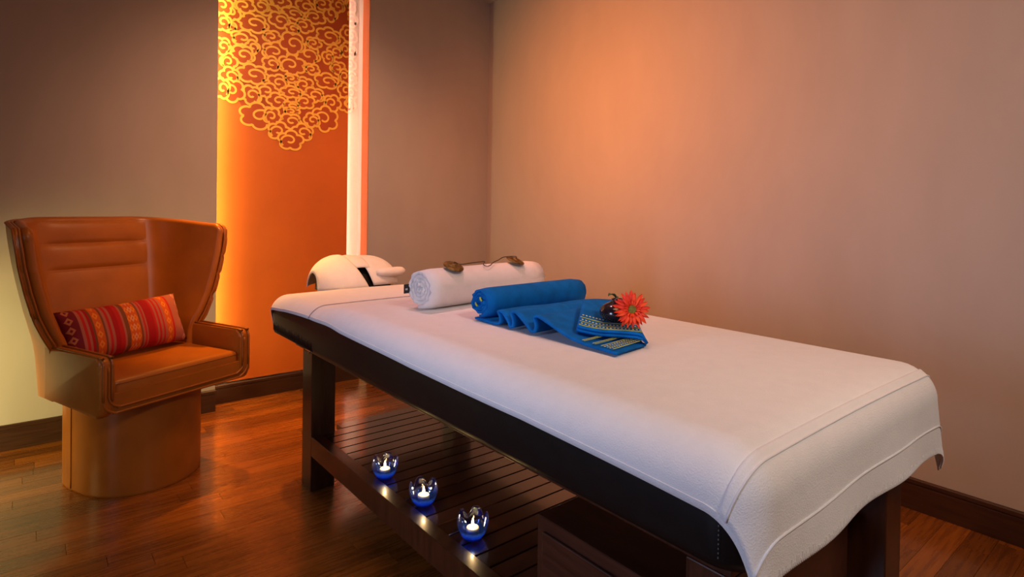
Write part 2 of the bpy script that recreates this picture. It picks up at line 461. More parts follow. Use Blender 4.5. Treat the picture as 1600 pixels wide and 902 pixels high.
o = obj('plank_field', rest, 'plank_far', floor); o['kind'] = 'stuff'

# ------------------------------------------------------------------ lit niche: floating orange panel with the cloud mural, led strips behind it
BX0, BX1, BY = 0.845, 1.681, 3.812
panel = thing('mural_panel', (1.296, BY, 0.12), 'tall orange panel with gold scrolling clouds in the lit wall niche', 'wall panel')
def local(parent, pts): return [tuple(Vector(p)-parent.location) for p in pts]
def shift_bm(bm, v):
    bmesh.ops.translate(bm, verts=bm.verts[:], vec=v); return bm
obj('board', shift_bm(box(BX0, BX1, BY, BY+0.018, 0.122, NZT-0.02, 0.001, 1), -panel.location), 'orange', panel)
for x_ in (1.05, 1.54):
    obj('standoff', shift_bm(box(x_-0.02, x_+0.02, BY+0.0185, NYR-0.001, 0.3, 2.5), -panel.location), 'cove', panel)
obj('light_strip', shift_bm(box(1.640, 1.650, BY+0.019, BY+0.030, 0.13, NZT-0.04), -panel.location), 'led', panel)
obj('light_strip', box(NX0+0.0005, NX0+0.006, 3.745, 3.757, 0.13, NZT-0.04), 'led_left', wall_niche)

# zoom-picture coordinates (3.47 per pixel from (320,0)) -> panel x,z
def zpt(zx, zy):
    u, v = 320+zx/3.47, zy/3.47
    d = CR*((u-CX_PX)/F_PX) - CU*((v-CY_PX)/F_PX) + CF
    t = BY/d.y
    return d.x*t, CAM_Z+d.z*t
CL = [ # (x, y, rx, ry, turn)
 (350,45,68,48,1),(410,8,58,40,-1),(545,38,56,46,1),(600,92,62,42,-1),(478,72,64,36,1),(405,108,60,46,1),(540,140,54,42,-1),(476,155,44,30,1),
 (262,125,80,52,1),(150,68,42,46,-1),(140,150,30,32,1),(212,208,66,44,-1),(258,255,38,38,1),(205,296,62,50,1),(365,200,52,36,-1),
 (300,30,50,38,1),(215,30,55,40,-1),(680,72,44,52,1),(640,20,50,38,-1),(720,30,44,44,1),
 (385,282,76,54,-1),(555,296,76,58,1),(472,352,76,58,-1),(475,236,72,64,1),
 (360,345,50,40,1),(262,402,82,54,1),(130,335,42,46,-1),(95,250,44,46,1),(135,412,50,48,1),
 (670,196,76,50,1),(590,234,46,34,-1),(705,280,48,40,1),(722,370,50,40,-1),(660,440,72,46,1),(580,376,46,32,-1),(668,312,38,40,1),(768,182,40,48,1),(765,270,36,44,-1),
 (395,448,58,46,1),(340,492,62,44,-1),(395,546,60,44,1),(540,460,54,44,-1),(590,516,64,44,1),(545,552,54,42,-1),(470,500,62,34,1),(470,425,46,26,-1),(468,575,50,26,1),(470,605,46,26,-1),
 (250,515,54,52,1),(150,492,62,62,-1),(760,415,42,44,-1),(760,492,46,48,1),(768,566,56,50,1),(690,560,52,50,-1),
 (290,630,100,72,1),(365,632,48,50,-1),(650,645,80,76,-1),(580,652,48,42,1),
 (465,658,62,44,1),(402,712,62,52,-1),(528,718,62,50,1),(465,762,72,56,-1),
 (95,120,44,48,1),(100,30,46,48,-1),(92,480,40,56,1),
 (810,95,44,48,1),(815,190,36,40,-1),(812,270,34,38,1),(808,345,36,40,-1),(812,420,40,44,1),(815,500,38,46,-1),(800,560,44,44,1),(800,20,46,46,-1)]
upper = []
for row in range(4):
    for i_ in range(9):
        upper.append((100+i_*90+(45 if row % 2 else 0), -60-row*95, 62, 52, 1 if (i_+row) % 2 else -1))
def cloud_lines(cx, cz, rx, rz, turn, seed):
    rr = random.Random(seed)
    nl = 6 if rx > 0.085 else (5 if rx > 0.05 else 4)
    ph = rr.uniform(0, 2*PI)
    pts = []
    n = 96
    for k in range(n+1):
        th = 2*PI*k/n
        lob = abs(math.sin(nl*th/2 + ph))
        rad = 0.70 + 0.30*lob**0.6
        pts.append((cx + turn*rx*rad*math.cos(th-0.9), cz + rz*rad*math.sin(th-0.9)))
    sp = []
    n2 = 40
    for k in range(n2+1):
        q = k/n2
        th = 2*PI*(0.02 + 1.05*q)
        rad = 0.80*(1-q)**2.2 + 0.40*q**0.6*(1-0.68*q)
        sp.append((cx + turn*rx*(rad*math.cos(th-0.9) + 0.10*q), cz + rz*(rad*math.sin(th-0.9) - 0.05*q)))
    return pts, sp
def ribbon_quads(pts, w, closed=False):
    out = []; N = len(pts)
    L = []
    for i in range(N):
        a = Vector(pts[i-1] if i else pts[0]); c = Vector(pts[min(i+1, N-1)])
        t = c-a
        t = t.normalized() if t.length > 1e-9 else Vector((1, 0))
        L.append((Vector(pts[i]) + Vector((-t.y, t.x))*w/2, Vector(pts[i]) - Vector((-t.y, t.x))*w/2))
    for i in range(N-1): out.append((L[i][0], L[i+1][0], L[i+1][1], L[i][1]))
    return out
SX = (zpt(500, 300)[0]-zpt(400, 300)[0])/100
def mural_cloud(i, c, lw=0.0135):
    x, y, a, b_, t = c
    cx, cz = zpt(x, y); rx, rz = a*SX, b_*SX*0.98
    outl, sp = cloud_lines(cx, cz, rx, rz, t, 100+i)
    yb = BY - 0.0012 - i*0.00006
    front, rear = [], []
    # filled body as a fan, clipped to the board
    for k in range(len(outl)-1):
        tri = [(cx, cz), outl[k], outl[k+1]]
        if all(BX0 < p[0] < BX1 for p in tri): front.append((tri, yb, 0))
    for q in ribbon_quads(outl, lw) + ribbon_quads(sp, lw*0.9):
        if all(BX0 < p[0] < BX1 for p in q): front.append((q, yb-0.00003, 1))
        elif all(NX0+0.003 < p[0] < BX0 or BX1 < p[0] < NX1-0.006 for p in q): rear.append((q, NYR-0.0012 - i*0.00004, 2))
    for nm, polys in (('cloud', front), ('cloud_edge', rear)):
        if len(polys) < 12: continue
        vs, fs, mi = [], [], []
        for poly, y_, m_ in polys:
            k = len(vs)
            for p in poly: vs.append((p[0], y_, p[1]))
            fs.append(tuple(range(k, k+len(poly)))); mi.append(m_)
        me = bpy.data.meshes.new(nm); me.from_pydata(local(panel, vs), [], fs)
        for k in ('orange_dark', 'gold', 'cream_line'): me.materials.append(M[k])
        for p, mm in zip(me.polygons, mi): p.material_index = mm
        o = bpy.data.objects.new(nm, me); link(o, panel)
# dark backing field behind the clouds (scalloped lower outline comes from the clouds themselves)
fpts = [zpt(*p) for p in ((62,-450),(62,520),(180,540),(215,600),(300,650),(345,690),(400,750),(465,800),(530,750),(590,690),(660,680),(700,620),(720,560),(770,560),(785,-450))]
cxf, czf = zpt(460, 200)
fp3 = [(p[0], BY-0.0007, min(p[1], NZT-0.06)) for p in fpts]
obj('mural_field', (local(panel, fp3), [tuple(range(len(fp3)))]), 'orange_dark', panel)
allc = [c for c in upper if zpt(c[0], c[1])[1] + c[3]*SX < NZT-0.04] + CL
for i, c in enumerate(allc): mural_cloud(i, c)

# ------------------------------------------------------------------ massage table
TX0, TX1, TYF, TYH = 0.862, 1.825, 0.455, 2.845      # outer sheet line
SR = 0.08
def ztop(y): return 0.816 - 0.026*smoothstep(2.05, 2.36, y) - 0.006*smoothstep(2.36, 2.77, y)
def sheet_pos(s, t, off=0.0, wav=True):
    """cloth coordinates (s across, t along, metres on the cloth, measured from the flat rectangle) -> point on the draped sheet"""
    fx0, fx1, fy0, fy1 = TX0+SR, TX1-SR, TYF+SR, TYH-SR
    bx, by = max(fx0, min(fx1, s)), max(fy0, min(fy1, t))
    ex, ey = s-bx, t-by
    d = math.hypot(ex, ey)
    zt = ztop(by) - 0.004*abs((bx-(fx0+fx1)/2)/((fx1-fx0)/2))**2
    if d < 1e-9: return Vector((bx, by, zt+off))
    nx, ny = ex/d, ey/d
    q = SR*PI/2
    if d <= q: h = (SR+off)*math.sin(d/SR); z = zt - SR + (SR+off)*math.cos(d/SR)
    else:
        x = d-q
        h = SR+off + (0.05*x); z = zt - SR - x
        if wav: h += 0.006*x/0.15*math.sin(17*s + 5*t) + 0.05*x*max(0, nx*(-ny))
    return Vector((bx+nx*h, by+ny*h, z))
table = thing('massage_table', (1.34, 1.5, 0), 'dark wooden massage table with black padded top and slatted lower shelf', 'massage table')
TL = table.location
def tobj(name, bm, m, smooth=False, parent=None):
    return obj(name, shift_bm(bm, -TL), m, parent or table, smooth)
LX0, LX1 = 0.915, 1.735
legs = [(LX0, LX0+0.103, 2.405, 2.51), (LX1-0.103, LX1, 2.405, 2.51), (LX0, LX0+0.103, 0.515, 0.605), (LX1-0.103, LX1, 0.515, 0.605)]
for (a, b_, c, d) in legs:
    bm = box(a, b_, c, d, 0.0, 0.580, 0.003, 2)
    tobj('leg', bm, 'tablewood')
tobj('top_frame', box(LX0, LX1, 0.515, 2.60, 0.5805, 0.602, 0.002, 1), 'tablewood')
# black pad: rings of a rounded rectangle following a side profile
def rrect(x0, x1, y0, y1, r, n=8):
    out = []
    for cx, cy, a0 in ((x1-r, y1-r, 0), (x0+r, y1-r, 90), (x0+r, y0+r, 180), (x1-r, y0+r, 270)):
        for k in range(n+1):
            a = math.radians(a0+90*k/n); out.append((cx+r*math.cos(a), cy+r*math.sin(a)))
    return out
bm = bmesh.new(); rings = []
pins = 0.011
prof = [(0.10, 0.6035, 0), (0.02, 0.604, 0), (0.007, 0.610, 0), (0.0, 0.626, 0), (0.0, 0.70, 0)]
for k in range(7):
    a = PI/2*k/6; prof.append((0.069*(1-math.cos(a)), -0.011-0.069+0.069*math.sin(a), 1))
prof.append((0.2, -0.012, 1))
NC = 14
for (ins, z, rel) in prof:
    pts = rrect(TX0+pins+ins, TX1-pins-ins, TYF+pins+ins, TYH-pins-ins, max(0.012, 0.075-ins), NC)
    # add points along the long sides so that the top can follow the slope at the head
    full = []
    for k, p in enumerate(pts):
        full.append(p); q = pts[(k+1) % len(pts)]
        if math.hypot(q[0]-p[0], q[1]-p[1]) > 0.4:
            for j in range(1, 24): full.append((p[0]+(q[0]-p[0])*j/24, p[1]+(q[1]-p[1])*j/24))
    rings.append([bm.verts.new((p[0], p[1], (ztop(max(TYF+SR, min(TYH-SR, p[1])))-0.006+z) if rel else z)) for p in full])
nr = len(rings[0])
for A, B in zip(rings, rings[1:]):
    for k in range(nr): bm.faces.new((A[k], A[(k+1) % nr], B[(k+1) % nr], B[k]))
bm.faces.new(rings[0][::-1])
pad = smart(tobj('pad', bm, 'vinyl'), 50)
# gathers along the lower rim of the pad at the head end, a stitched corner seam at the foot
gb = bmesh.new()
for k in range(60):
    y = 2.30 + k*0.0085
    if y > 2.77: break
    z1 = 0.645 + 0.02*random.random()
    tube([(TX0+pins+0.006, y, 0.612), (TX0+pins-0.0005, y+0.002, 0.626), (TX0+pins+0.0005, y+0.003, z1)], 0.0014, 5, bm=gb)
bmesh.ops.translate(gb, verts=gb.verts[:], vec=-TL)
o = obj('pad_gathers', gb, 'vinyl', pad); o['kind'] = 'stuff'
sb = bmesh.new()
for k in range(11):
    z = 0.632 + k*0.0075
    box(TX0+pins+0.0038, TX0+pins+0.0050, 0.5160-0.0008, 0.5160+0.0008, z, z+0.0028, bm=sb)
bmesh.ops.translate(sb, verts=sb.verts[:], vec=Vector((-0.0052, 0, 0))-TL)
obj('corner_stitching', sb, 'stitch', pad)
# hinge bracket on the head leg
tobj('bracket', box(LX0-0.003, LX0-0.0002, 2.425, 2.475, 0.583, 0.600, 0.001, 1), 'brass')
smart(tobj('bracket_pin', tube([(LX0-0.006, 2.43, 0.585), (LX0-0.006, 2.43, 0.575)], 0.003, 8), 'brass'))
# slatted shelf
for a, b_ in ((LX0, 0.962), (LX1-0.047, LX1)):
    tobj('shelf_rail', box(a, b_, 0.6055, 2.4045, 0.150, 0.233, 0.002, 1), 'tablewood')
me_s = None
y = 2.4275+0.033
kk = 0
while y > 0.62:
    yc = y
    w_ = 0.0605
    if me_s is None:
        b = box(0.9635, LX1-0.0485, -w_/2, w_/2, 0.205, 0.2285, 0.0015, 1); bmesh.ops.translate(b, verts=b.verts[:], vec=Vector((-TL.x, 0, 0)))
        o = obj('shelf_slat', b, 'slat', table); me_s = o.data
        o.location = (0, yc-TL.y, 0)
    else:
        o = bpy.data.objects.new('shelf_slat', me_s); link(o, table); o.location = (0, yc-TL.y, 0)
    # the first slat sits between the legs
    if kk == 0: o.scale = (0.74, 1, 1); 
    y -= 0.0658; kk += 1
for x_ in (1.10, 1.34, 1.58):
    tobj('shelf_bearer', box(x_-0.02, x_+0.02, 0.62, 2.40, 0.17, 0.2045), 'tablewood')
# drawer unit under the foot half
du = tobj('drawer_unit', box(0.968, 1.56, 0.575, 1.058, 0.2295, 0.451, 0.002, 1), 'drawer')
dr = tobj('drawer', box(0.960, 0.9675, 0.61, 1.034, 0.245, 0.420, 0.003, 2), 'drawer', parent=du)

# ------------------------------------------------------------------ sheets on the table
sheet = thing('bed_sheet', (1.34, 1.4, 0.82), 'white cotton sheet stretched over the massage table and draped at the foot', 'sheet')
SL = sheet.location
def soff(name, nu, nv, s0, s1, t0, t1, off, m, parent, thick=0.0, wob=None):
    def f(i, j):
        s = s0+(s1-s0)*i/(nu-1); t = t0+(t1-t0)*j/(nv-1)
        if wob: s, t = wob(s, t)
        return sheet_pos(s, t, off)-SL
    o = obj(name, grid_mesh(nu, nv, f), m, parent, True)
    if thick: solidify(o, thick, 0.0)
    return o
ES, EF, EH = 0.134, 0.250, 0.150            # cloth lengths over the sides, the foot, the head
s0, s1 = TX0+SR-ES, TX1-SR+ES+0.05
tF, tH = TYF+SR-EF, TYH-SR+EH
YS = 2.325                                   # where the two sheets meet
HEM = [(0.3, 0.160), (0.57, 0.150), (1.0, 0.133), (1.5, 0.129), (2.0, 0.114), (2.32, 0.090), (2.6, 0.098), (2.84, 0.112), (3.0, 0.118)]   # cloth length over the near side
def wob_hem(s, t):
    e = smoothstep(TX0+SR, s0, s)
    return s - e*(lerp_table(HEM, t)-ES) - e*0.0015*math.sin(7*t), t
def wob_foot(s, t):
    s, t = wob_hem(s, t)
    e = smoothstep(TYF+SR, tF, t)
    return s, t + e*0.004*math.sin(5.3*s+1.0)
main = soff('main_sheet', 90, 150, s0, s1, tF, YS, 0.0022, 'sheet', sheet, 0.003, wob_foot)
def wob_head(s, t):
    return wob_hem(s, t)
head = soff('head_sheet', 90, 50, s0, s1, YS-0.03, tH, 0.0, 'sheet', sheet, 0.003, wob_head)
def cloth_tube(name, pts, off, r, m, parent):
    return obj(name, shift_bm(tube([sheet_pos(s, t, off) for s, t in pts], r, 6), -SL), m, parent, True)
cloth_tube('seam', [wob_hem(s0+0.002+(s1-s0-0.004)*k/160, YS-0.001) for k in range(161)], 0.0050, 0.0022, 'seam', main)
cloth_tube('hem_line', [wob_foot(s0+0.012, tF+0.01+(YS-tF-0.012)*k/120) for k in range(121)], 0.0036, 0.0014, 'hem', main)
cloth_tube('hem_line', [wob_head(s0+0.012, YS+0.006+(tH-YS-0.012)*k/40) for k in range(41)], 0.0018, 0.0014, 'hem', head)
# the woven border at the foot: an extra layer with raised lines
bord = soff('woven_border', 90, 30, s0+0.010, s1-0.010, tF, TYF+SR-0.045, 0.0058, 'sheet', sheet, 0.003, wob_foot)
for dt, rr_ in ((0.064, 0.0022), (0.182, 0.0024)):
    cloth_tube('border_line', [wob_foot(s0+0.012+(s1-s0-0.024)*k/80, TYF+SR-dt) for k in range(81)], 0.0080, rr_, 'hem', bord)
hb = bmesh.new()
rr = random.Random(5)
for k in range(190):
    s = s0+0.012+(s1-s0-0.024)*k/189
    L = rr.uniform(0.006, 0.018)
    p = [sheet_pos(*wob_foot(s, tF+0.001+L*j/2), 0.0072) for j in range(3)]
    tube(p, 0.0011, 4, bm=hb)
bmesh.ops.translate(hb, verts=hb.verts[:], vec=-SL)
o = obj('hem_gathers', hb, 'hem', bord); o['kind'] = 'stuff'

# ------------------------------------------------------------------ face cradle with its towel
cr = thing('face_cradle', (1.405, 2.90, 0.80), 'padded face cradle on a wooden arm at the head of the table', 'headrest')
RXc, RYc, RZc, CYc, ZCc = 0.238, 0.165, 0.165, 0.175, -0.055
def dome(x, v, off=0.0):
    """arched headrest form: x across, v from the table side (0) over the top to the far side (1)"""
    rx, ry, rz = RXc+off, RYc+off, RZc+off
    k = max(0.0, 1-(abs(x)/rx)**2.3)**0.5
    return Vector((x, CYc - ry*k*math.cos(PI*v), ZCc + rz*(k**0.75)*math.sin(PI*v)))
bm = bmesh.new(); rings = []
for i_ in range(25):
    x = -0.225+0.45*i_/24
    rings.append([bm.verts.new(dome(x*0.93, j_/16, -0.022)) for j_ in range(17)])
for A, B in zip(rings, rings[1:]):
    for k in range(16): bm.faces.new((A[k], A[k+1], B[k+1], B[k]))
    bm.faces.new((A[16], A[0], B[0], B[16]))
bm.faces.new(rings[0]); bm.faces.new(rings[-1][::-1])
obj('cushion', bm, 'vinyl', cr, True)
obj('support_arm', box(-0.03, 0.03, -0.052, 0.16, -0.155, -0.13, 0.003, 1), 'tablewood', cr)
for sx_ in (-0.185, 0.185):
    smart(obj('support_post', tube([(sx_, 0.09, -0.145), (sx_, 0.10, 0.0)], 0.012, 10), 'brass', cr), 40)
obj('support_bar', box(-0.20, 0.20, 0.065, 0.105, -0.160, -0.145, 0.003, 1), 'tablewood', cr)
tw = thing('headrest_towel', (1.405, 2.90, 0.80), 'folded white towel wrapped over the face cradle', 'towel')
def fold(name, x0a, x0b, x1a, x1b, v0, off, n=20, puff=0.006):
    # panel of cloth: its left edge runs from x0a (bottom) to x0b (top), its right edge from x1a to x1b
    def f(i, j):
        q = i/(n-1); v = v0+(0.97-v0)*j/23
        h = math.sin(PI*min(v, 0.5))
        xa = x0a+(x0b-x0a)*h; xb = x1a+(x1b-x1a)*h
        x = xa+(xb-xa)*q
        o_ = off + puff*math.sin(PI*q)**0.6 + 0.0015*math.sin(31*x+9*v)
        return dome(max(-RXc*0.985, min(RXc*0.985, x)), v, o_)
    o = obj(name, grid_mesh(n, 24, f), 'towel', tw, True); solidify(o, 0.006, 1.0); return o
fold('right_fold', 0.042, -0.010, 0.232, 0.232, 0.05, 0.003)
fold('crossing_band', -0.03, -0.095, 0.06, 0.015, 0.24, 0.006, 12)
fold('left_fold', -0.236, -0.236, 0.008, -0.085, 0.02, 0.016, puff=0.010)
pa = [(0.055+0.19*k/10, 0.018+0.045*(k/10)**2, 0.040-0.0006*k) for k in range(11)]
bm = tube(pa, 0.026, 16, radii=[0.010, 0.019, 0.023, 0.024, 0.025, 0.025, 0.026, 0.026, 0.025, 0.023, 0.012])
obj('rolled_edge', bm, 'towel', tw, True)

# ------------------------------------------------------------------ rolled towels
def roll_mesh(R, L, turns, th, squash=0.97, inner=0.012, flare=0.0, seed=0):
    """spiral of cloth extruded along x from 0 to L, centre on the axis; bottom at -R"""
    rr_ = random.Random(seed)
    n = int(turns*26); vs, fs = [], []
    NL = 12
    jit = [rr_.uniform(-0.004, 0.004) for _ in range(n+1)]
    for j in range(NL+1):
        x = L*j/NL
        for k in range(n+1):
            q = k/n; r = inner + (R-inner)*q; a = -PI/2 + 2*PI*turns*(q-1)
            e = 1.0
            ends = 0
            if j == 0: ends = jit[k]*1.3 - 0.004*(1-q)*0
            if j == NL: ends = -jit[k]*1.3
            dr = -0.006*max(0, 1-min(j, NL-j)/1.0)*q
            vs.append((x+ends, (r+dr)*math.cos(a), (r+dr)*math.sin(a)*squash))
    W = n+1
    for j in range(NL):
        for k in range(n): fs.append((j*W+k, j*W+k+1, (j+1)*W+k+1, (j+1)*W+k))
    return vs, fs
WR = 0.080
wl = Vector((1.105, 1.868, 0)); wdir = math.radians(7.5)
wt = thing('rolled_towel', (wl.x, wl.y, ztop(1.87)+0.0055+WR*0.97), 'thick rolled white terry towel lying across the table', 'towel', rz=wdir)
o = obj('towel_roll', roll_mesh(WR, 0.63, 4.3, 0.012, seed=2), 'towel', wt, True); solidify(o, 0.0125, -1.0)
obj('care_tag', shift_bm(box(-0.022, 0.004, -0.002, 0.0, -0.016, 0.018, 0.0004, 1), Vector((-0.003, 0.060, -0.006))), 'tag', wt)
tg = obj('tag_mark', shift_bm(box(-0.016, -0.006, -0.0026, -0.0021, -0.004, 0.003), Vector((-0.003, 0.060, -0.006))), 'tagprint', wt)

# cymbals with their cord lying on the roll
cy = thing('tingsha_cymbals', (wl.x, wl.y, wt.location.z), 'pair of small bronze hand cymbals joined by a dark cord on the white towel roll', 'cymbals', rz=wdir)
def cymbal(x, a_deg, tilt):
    prof = [(0.0, 0.013), (0.006, 0.0130), (0.012, 0.0105), (0.016, 0.0070), (0.018, 0.0062), (0.026, 0.0058), (0.028, 0.0066), (0.030, 0.0055), (0.038, 0.0035), (0.040, 0.0020), (0.040, 0.0), (0.030, 0.0022), (0.014, 0.004), (0.0, 0.009)]
    b = lathe(prof, 36)
    rot = Matrix.Rotation(math.radians(a_deg), 4, 'X') @ Matrix.Rotation(math.radians(tilt), 4, 'Y')
    n = rot @ Vector((0, 0, 1))
    c = Vector((x, 0, 0)) + Vector((0, n.y, n.z)).normalized()*(WR+0.0025)
    bmesh.ops.transform(b, matrix=Matrix.Translation(c) @ rot, verts=b.verts[:])
    o = obj('cymbal', b, 'bronze', cy, True)
    return c + n*0.014
c1 = cymbal(0.135, 24, 0); c2 = cymbal(0.485, 20, 6)
def on_roll(x, a, lift=0.004):
    a = math.radians(a); return Vector((x, -math.sin(a)*(WR+lift), math.cos(a)*(WR*0.97+lift)))
cp = [c1-Vector((0, 0, 0.004)), c1+Vector((0.004, 0.004, 0.004)), on_roll(0.185, 12), on_roll(0.24, 8), on_roll(0.285, 4), on_roll(0.318, 2), on_roll(0.322, 8), on_roll(0.298, 20), on_roll(0.290, 29), on_roll(0.302, 34), on_roll(0.325, 30), on_roll(0.36, 16), on_roll(0.405, 4, 0.006), on_roll(0.445, 0, 0.016), c2+Vector((-0.004, 0.002, 0.006)), c2-Vector((0, 0, 0.004))]
obj('cord', tube(catmull(cp, 8), 0.0018, 6), 'cord', cy, True)

# ------------------------------------------------------------------ blue towel: roll, pleated tail, folded end
BR = 0.056
bz = ztop(1.5)+0.0085
bt = thing('blue_towel', (1.15, 1.55, bz), 'bright blue cotton towel, half rolled, with a pleated tail and striped end', 'towel')
def bobj(name, data, m, smooth=True, parent=None, th=None, offs=0.0):
    o = obj(name, data, m, parent or bt, smooth)
    if th: solidify(o, th, offs)
    return o
brot = math.radians(3)
o = bobj('towel_roll', roll_mesh(BR, 0.49, 3.6, 0.01, squash=0.95, seed=8), 'blue', th=0.008, offs=-1.0)
o.location = (0.01, 0.022, BR*0.95+0.006); o.rotation_euler = (0, 0, brot)
# yellow-green border threads peeping from the roll's core
for k, (yy, zz) in enumerate(((-0.014, 0.012), (0.010, -0.008))):
    q = bobj('border_edge', tube([(-0.004, yy-0.005, zz-0.004), (-0.005, yy+0.001, zz), (-0.003, yy+0.006, zz+0.006)], 0.003, 6), 'green')
    q.location = (0.01, 0.022, BR*0.95+0.006)
# pleated tail: profile in (y, z) local to the towel, extruded along x
prof_y = [(0.05, 0.004), (0.00, 0.004), (-0.06, 0.005), (-0.085, 0.012), (-0.082, 0.030), (-0.072, 0.042), (-0.086, 0.050), (-0.108, 0.044), (-0.135, 0.020),
          (-0.140, 0.010), (-0.148, 0.010), (-0.150, 0.026), (-0.140, 0.048), (-0.154, 0.058), (-0.180, 0.052), (-0.225, 0.022), (-0.236, 0.012), (-0.248, 0.012), (-0.252, 0.030),
          (-0.244, 0.050), (-0.262, 0.060), (-0.300, 0.050), (-0.350, 0.032), (-0.400, 0.017), (-0.450, 0.010), (-0.500, 0.008), (-0.561, 0.007)]
cprof = [(p.x, p.y) for p in catmull([(a, b_, 0) for a, b_ in prof_y], 5)]
def tail_z(y):
    return lerp_table([(-0.561, 0.007), (-0.5, 0.008), (-0.45, 0.010), (-0.40, 0.017), (-0.35, 0.032), (-0.30, 0.050), (-0.262, 0.060)], y)
def xmax_at(y):
    return 0.43 if y > -0.262 else max(0.165, 0.43 - (-0.262-y)*0.92)
nx_ = 26
def tail_pt(i, j):
    y, z = cprof[j]
    q = i/(nx_-1)
    xm = xmax_at(y)
    x = 0.012 + (xm-0.012)*q
    sk = 0.045*q*smoothstep(-0.02, -0.15, y) if y > -0.262 else 0.045*q
    return Vector((x + 0.004*math.sin(9*y), y + sk*0.5 + 0.004*math.sin(7*x+3*y), z*(1-0.10*q) + 0.0012*math.sin(23*x+11*y)+0.001))
bobj('pleated_tail', grid_mesh(nx_, len(cprof), tail_pt), 'blue', th=0.007, offs=1.0)
# woven stripes on the visible end of the tail
def stripe(y, w, m, x0=0.008, dash=False, x1=None):
    rows_ = []
    b = bmesh.new()
    xm = x1 or xmax_at(y)-0.01
    n = 30
    for k in range(n):
        if dash and k % 2: continue
        xa, xb = x0+(xm-x0)*k/n, x0+(xm-x0)*(k+1)/n
        V = []
        for (xx, yy) in ((xa, y-w/2), (xb, y-w/2), (xb, y+w/2), (xa, y+w/2)):
            q = (xx-0.012)/max(0.05, xmax_at(yy)-0.012)
            V.append(b.verts.new((xx+0.004*math.sin(9*yy), yy+0.0225*q+0.004*math.sin(7*xx+3*yy), tail_z(yy)*(1-0.10*q)+0.0098)))
        b.faces.new(V)
    return bobj('woven_stripe', b, m, False, th=0.0008)
for y_, w_, m_, ds in ((-0.445, 0.003, 'green', 0), (-0.452, 0.003, 'green', 0), (-0.482, 0.003, 'green', 0), (-0.490, 0.003, 'green', 0), (-0.512, 0.004, 'green', 0), (-0.522, 0.003, 'pale', 1), (-0.532, 0.002, 'green', 0), (-0.541, 0.003, 'pale', 1), (-0.552, 0.004, 'green', 0)):
    stripe(y_, w_, m_, dash=bool(ds))
# folded flap on the end: doubled cloth turned back across the diagonal fold
A_, B_, C_, D_ = Vector((0.155, -0.555)), Vector((0.405, -0.300)), Vector((0.045, -0.392)), Vector((0.205, -0.262))
def flap(name, lift, sc, thick):
    def f(i, j):
        q, p = i/15, j/15
        a = A_.lerp(B_, q); c = C_.lerp(D_, q)
        pt = a.lerp(c, p*sc)
        edge = max(0, 1-p/0.10)
        z = tail_z(pt.y) + lift - (lift-0.004)*edge**2 + 0.002*math.sin(6*p+3*q)
        return Vector((pt.x, pt.y, z))
    return bobj(name, grid_mesh(16, 16, f), 'blue', th=thick, offs=0)
flap('flap_under_layer', 0.016, 1.0, 0.007); fl = flap('flap_top_layer', 0.0255, 0.985, 0.007)
def fstripe(p0, w, m, dash):
    b = bmesh.new(); n = 34
    for k in range(n):
        if dash and k % 2: continue
        V = []
        for (pp, qq) in ((k/n, p0-w/2), ((k+1)/n, p0-w/2), ((k+1)/n, p0+w/2), (k/n, p0+w/2)):
            pp = 0.06+pp*0.92
            a = A_.lerp(B_, qq); c = C_.lerp(D_, qq); pt = a.lerp(c, pp*0.985)
            V.append(b.verts.new((pt.x, pt.y, tail_z(pt.y)+0.0302+0.002*math.sin(6*pp+3*qq))))
        b.faces.new(V)
    bobj('woven_stripe', b, m, False, th=0.0008, parent=fl)
for p0, w, m_, ds in ((0.05, 0.025, 'green', 0), (0.11, 0.02, 'pale', 1), (0.17, 0.015, 'green', 0), (0.23, 0.02, 'pale', 1), (0.30, 0.02, 'green', 0), (0.38, 0.02, 'pale', 1)):
    fstripe(p0, w, m_, ds)

# ------------------------------------------------------------------ vase and gerbera
vx, vy = 1.336, 1.13
vz = bz + tail_z(vy-1.55) + 0.0335
vp = [(0.0, 0.0), (0.026, 0.0), (0.032, 0.002), (0.044, 0.012), (0.050, 0.024), (0.050, 0.034), (0.044, 0.046), (0.033, 0.055), (0.022, 0.060), (0.016, 0.064), (0.015, 0.069), (0.017, 0.072), (0.014, 0.072), (0.0125, 0.066), (0.016, 0.060), (0.0, 0.05)]
vase = obj('bud_vase', lathe([(r*1.02, z*0.92) for r, z in vp], 40), 'vase', None, True)
vase.location = (vx, vy, vz); tag(vase, 'small squat glossy black bud vase standing on the striped towel end', 'vase')
fc = Vector((1.300, 1.047, 0.921))           # flower head centre
fn = Vector((-0.62, -0.74, 0.30)).normalized()
gb_ = thing('gerbera_flower', (vx, vy, vz+0.05), 'orange-red gerbera daisy leaning out of the black bud vase', 'flower')
GL = gb_.location
rotq = fn.to_track_quat('Z', 'Y')
def petal_mesh(L, W, r0, up):
    vs, fs = [], []
    nL, nW = 8, 4
    for j in range(nL+1):
        q = j/nL
        w = W*(0.35+0.65*math.sin(PI*min(1, 0.12+0.80*q)))*(1 if q < 0.85 else (1-(q-0.85)/0.15*0.62))
        for i in range(nW+1):
            e = (i/nW-0.5)*2
            tip = 0.0 if q < 0.99 else (0.0028 if i in (1, 3) else 0)
            vs.append((e*w/2, r0+L*q+tip, up*q*(1-q*0.9)*L*1.6 + 0.0018*e*e - 0.10*L*q*q*(1 if up < 0.3 else 0)))
    for j in range(nL):
        for i in range(nW): a = j*(nW+1)+i; fs.append((a, a+1, a+nW+2, a+nW+1))
    me = bpy.data.meshes.new('petal'); me.from_pydata(vs, [], fs)
    for p in me.polygons: p.use_smooth = True
    me.materials.append(M['petal']); return me
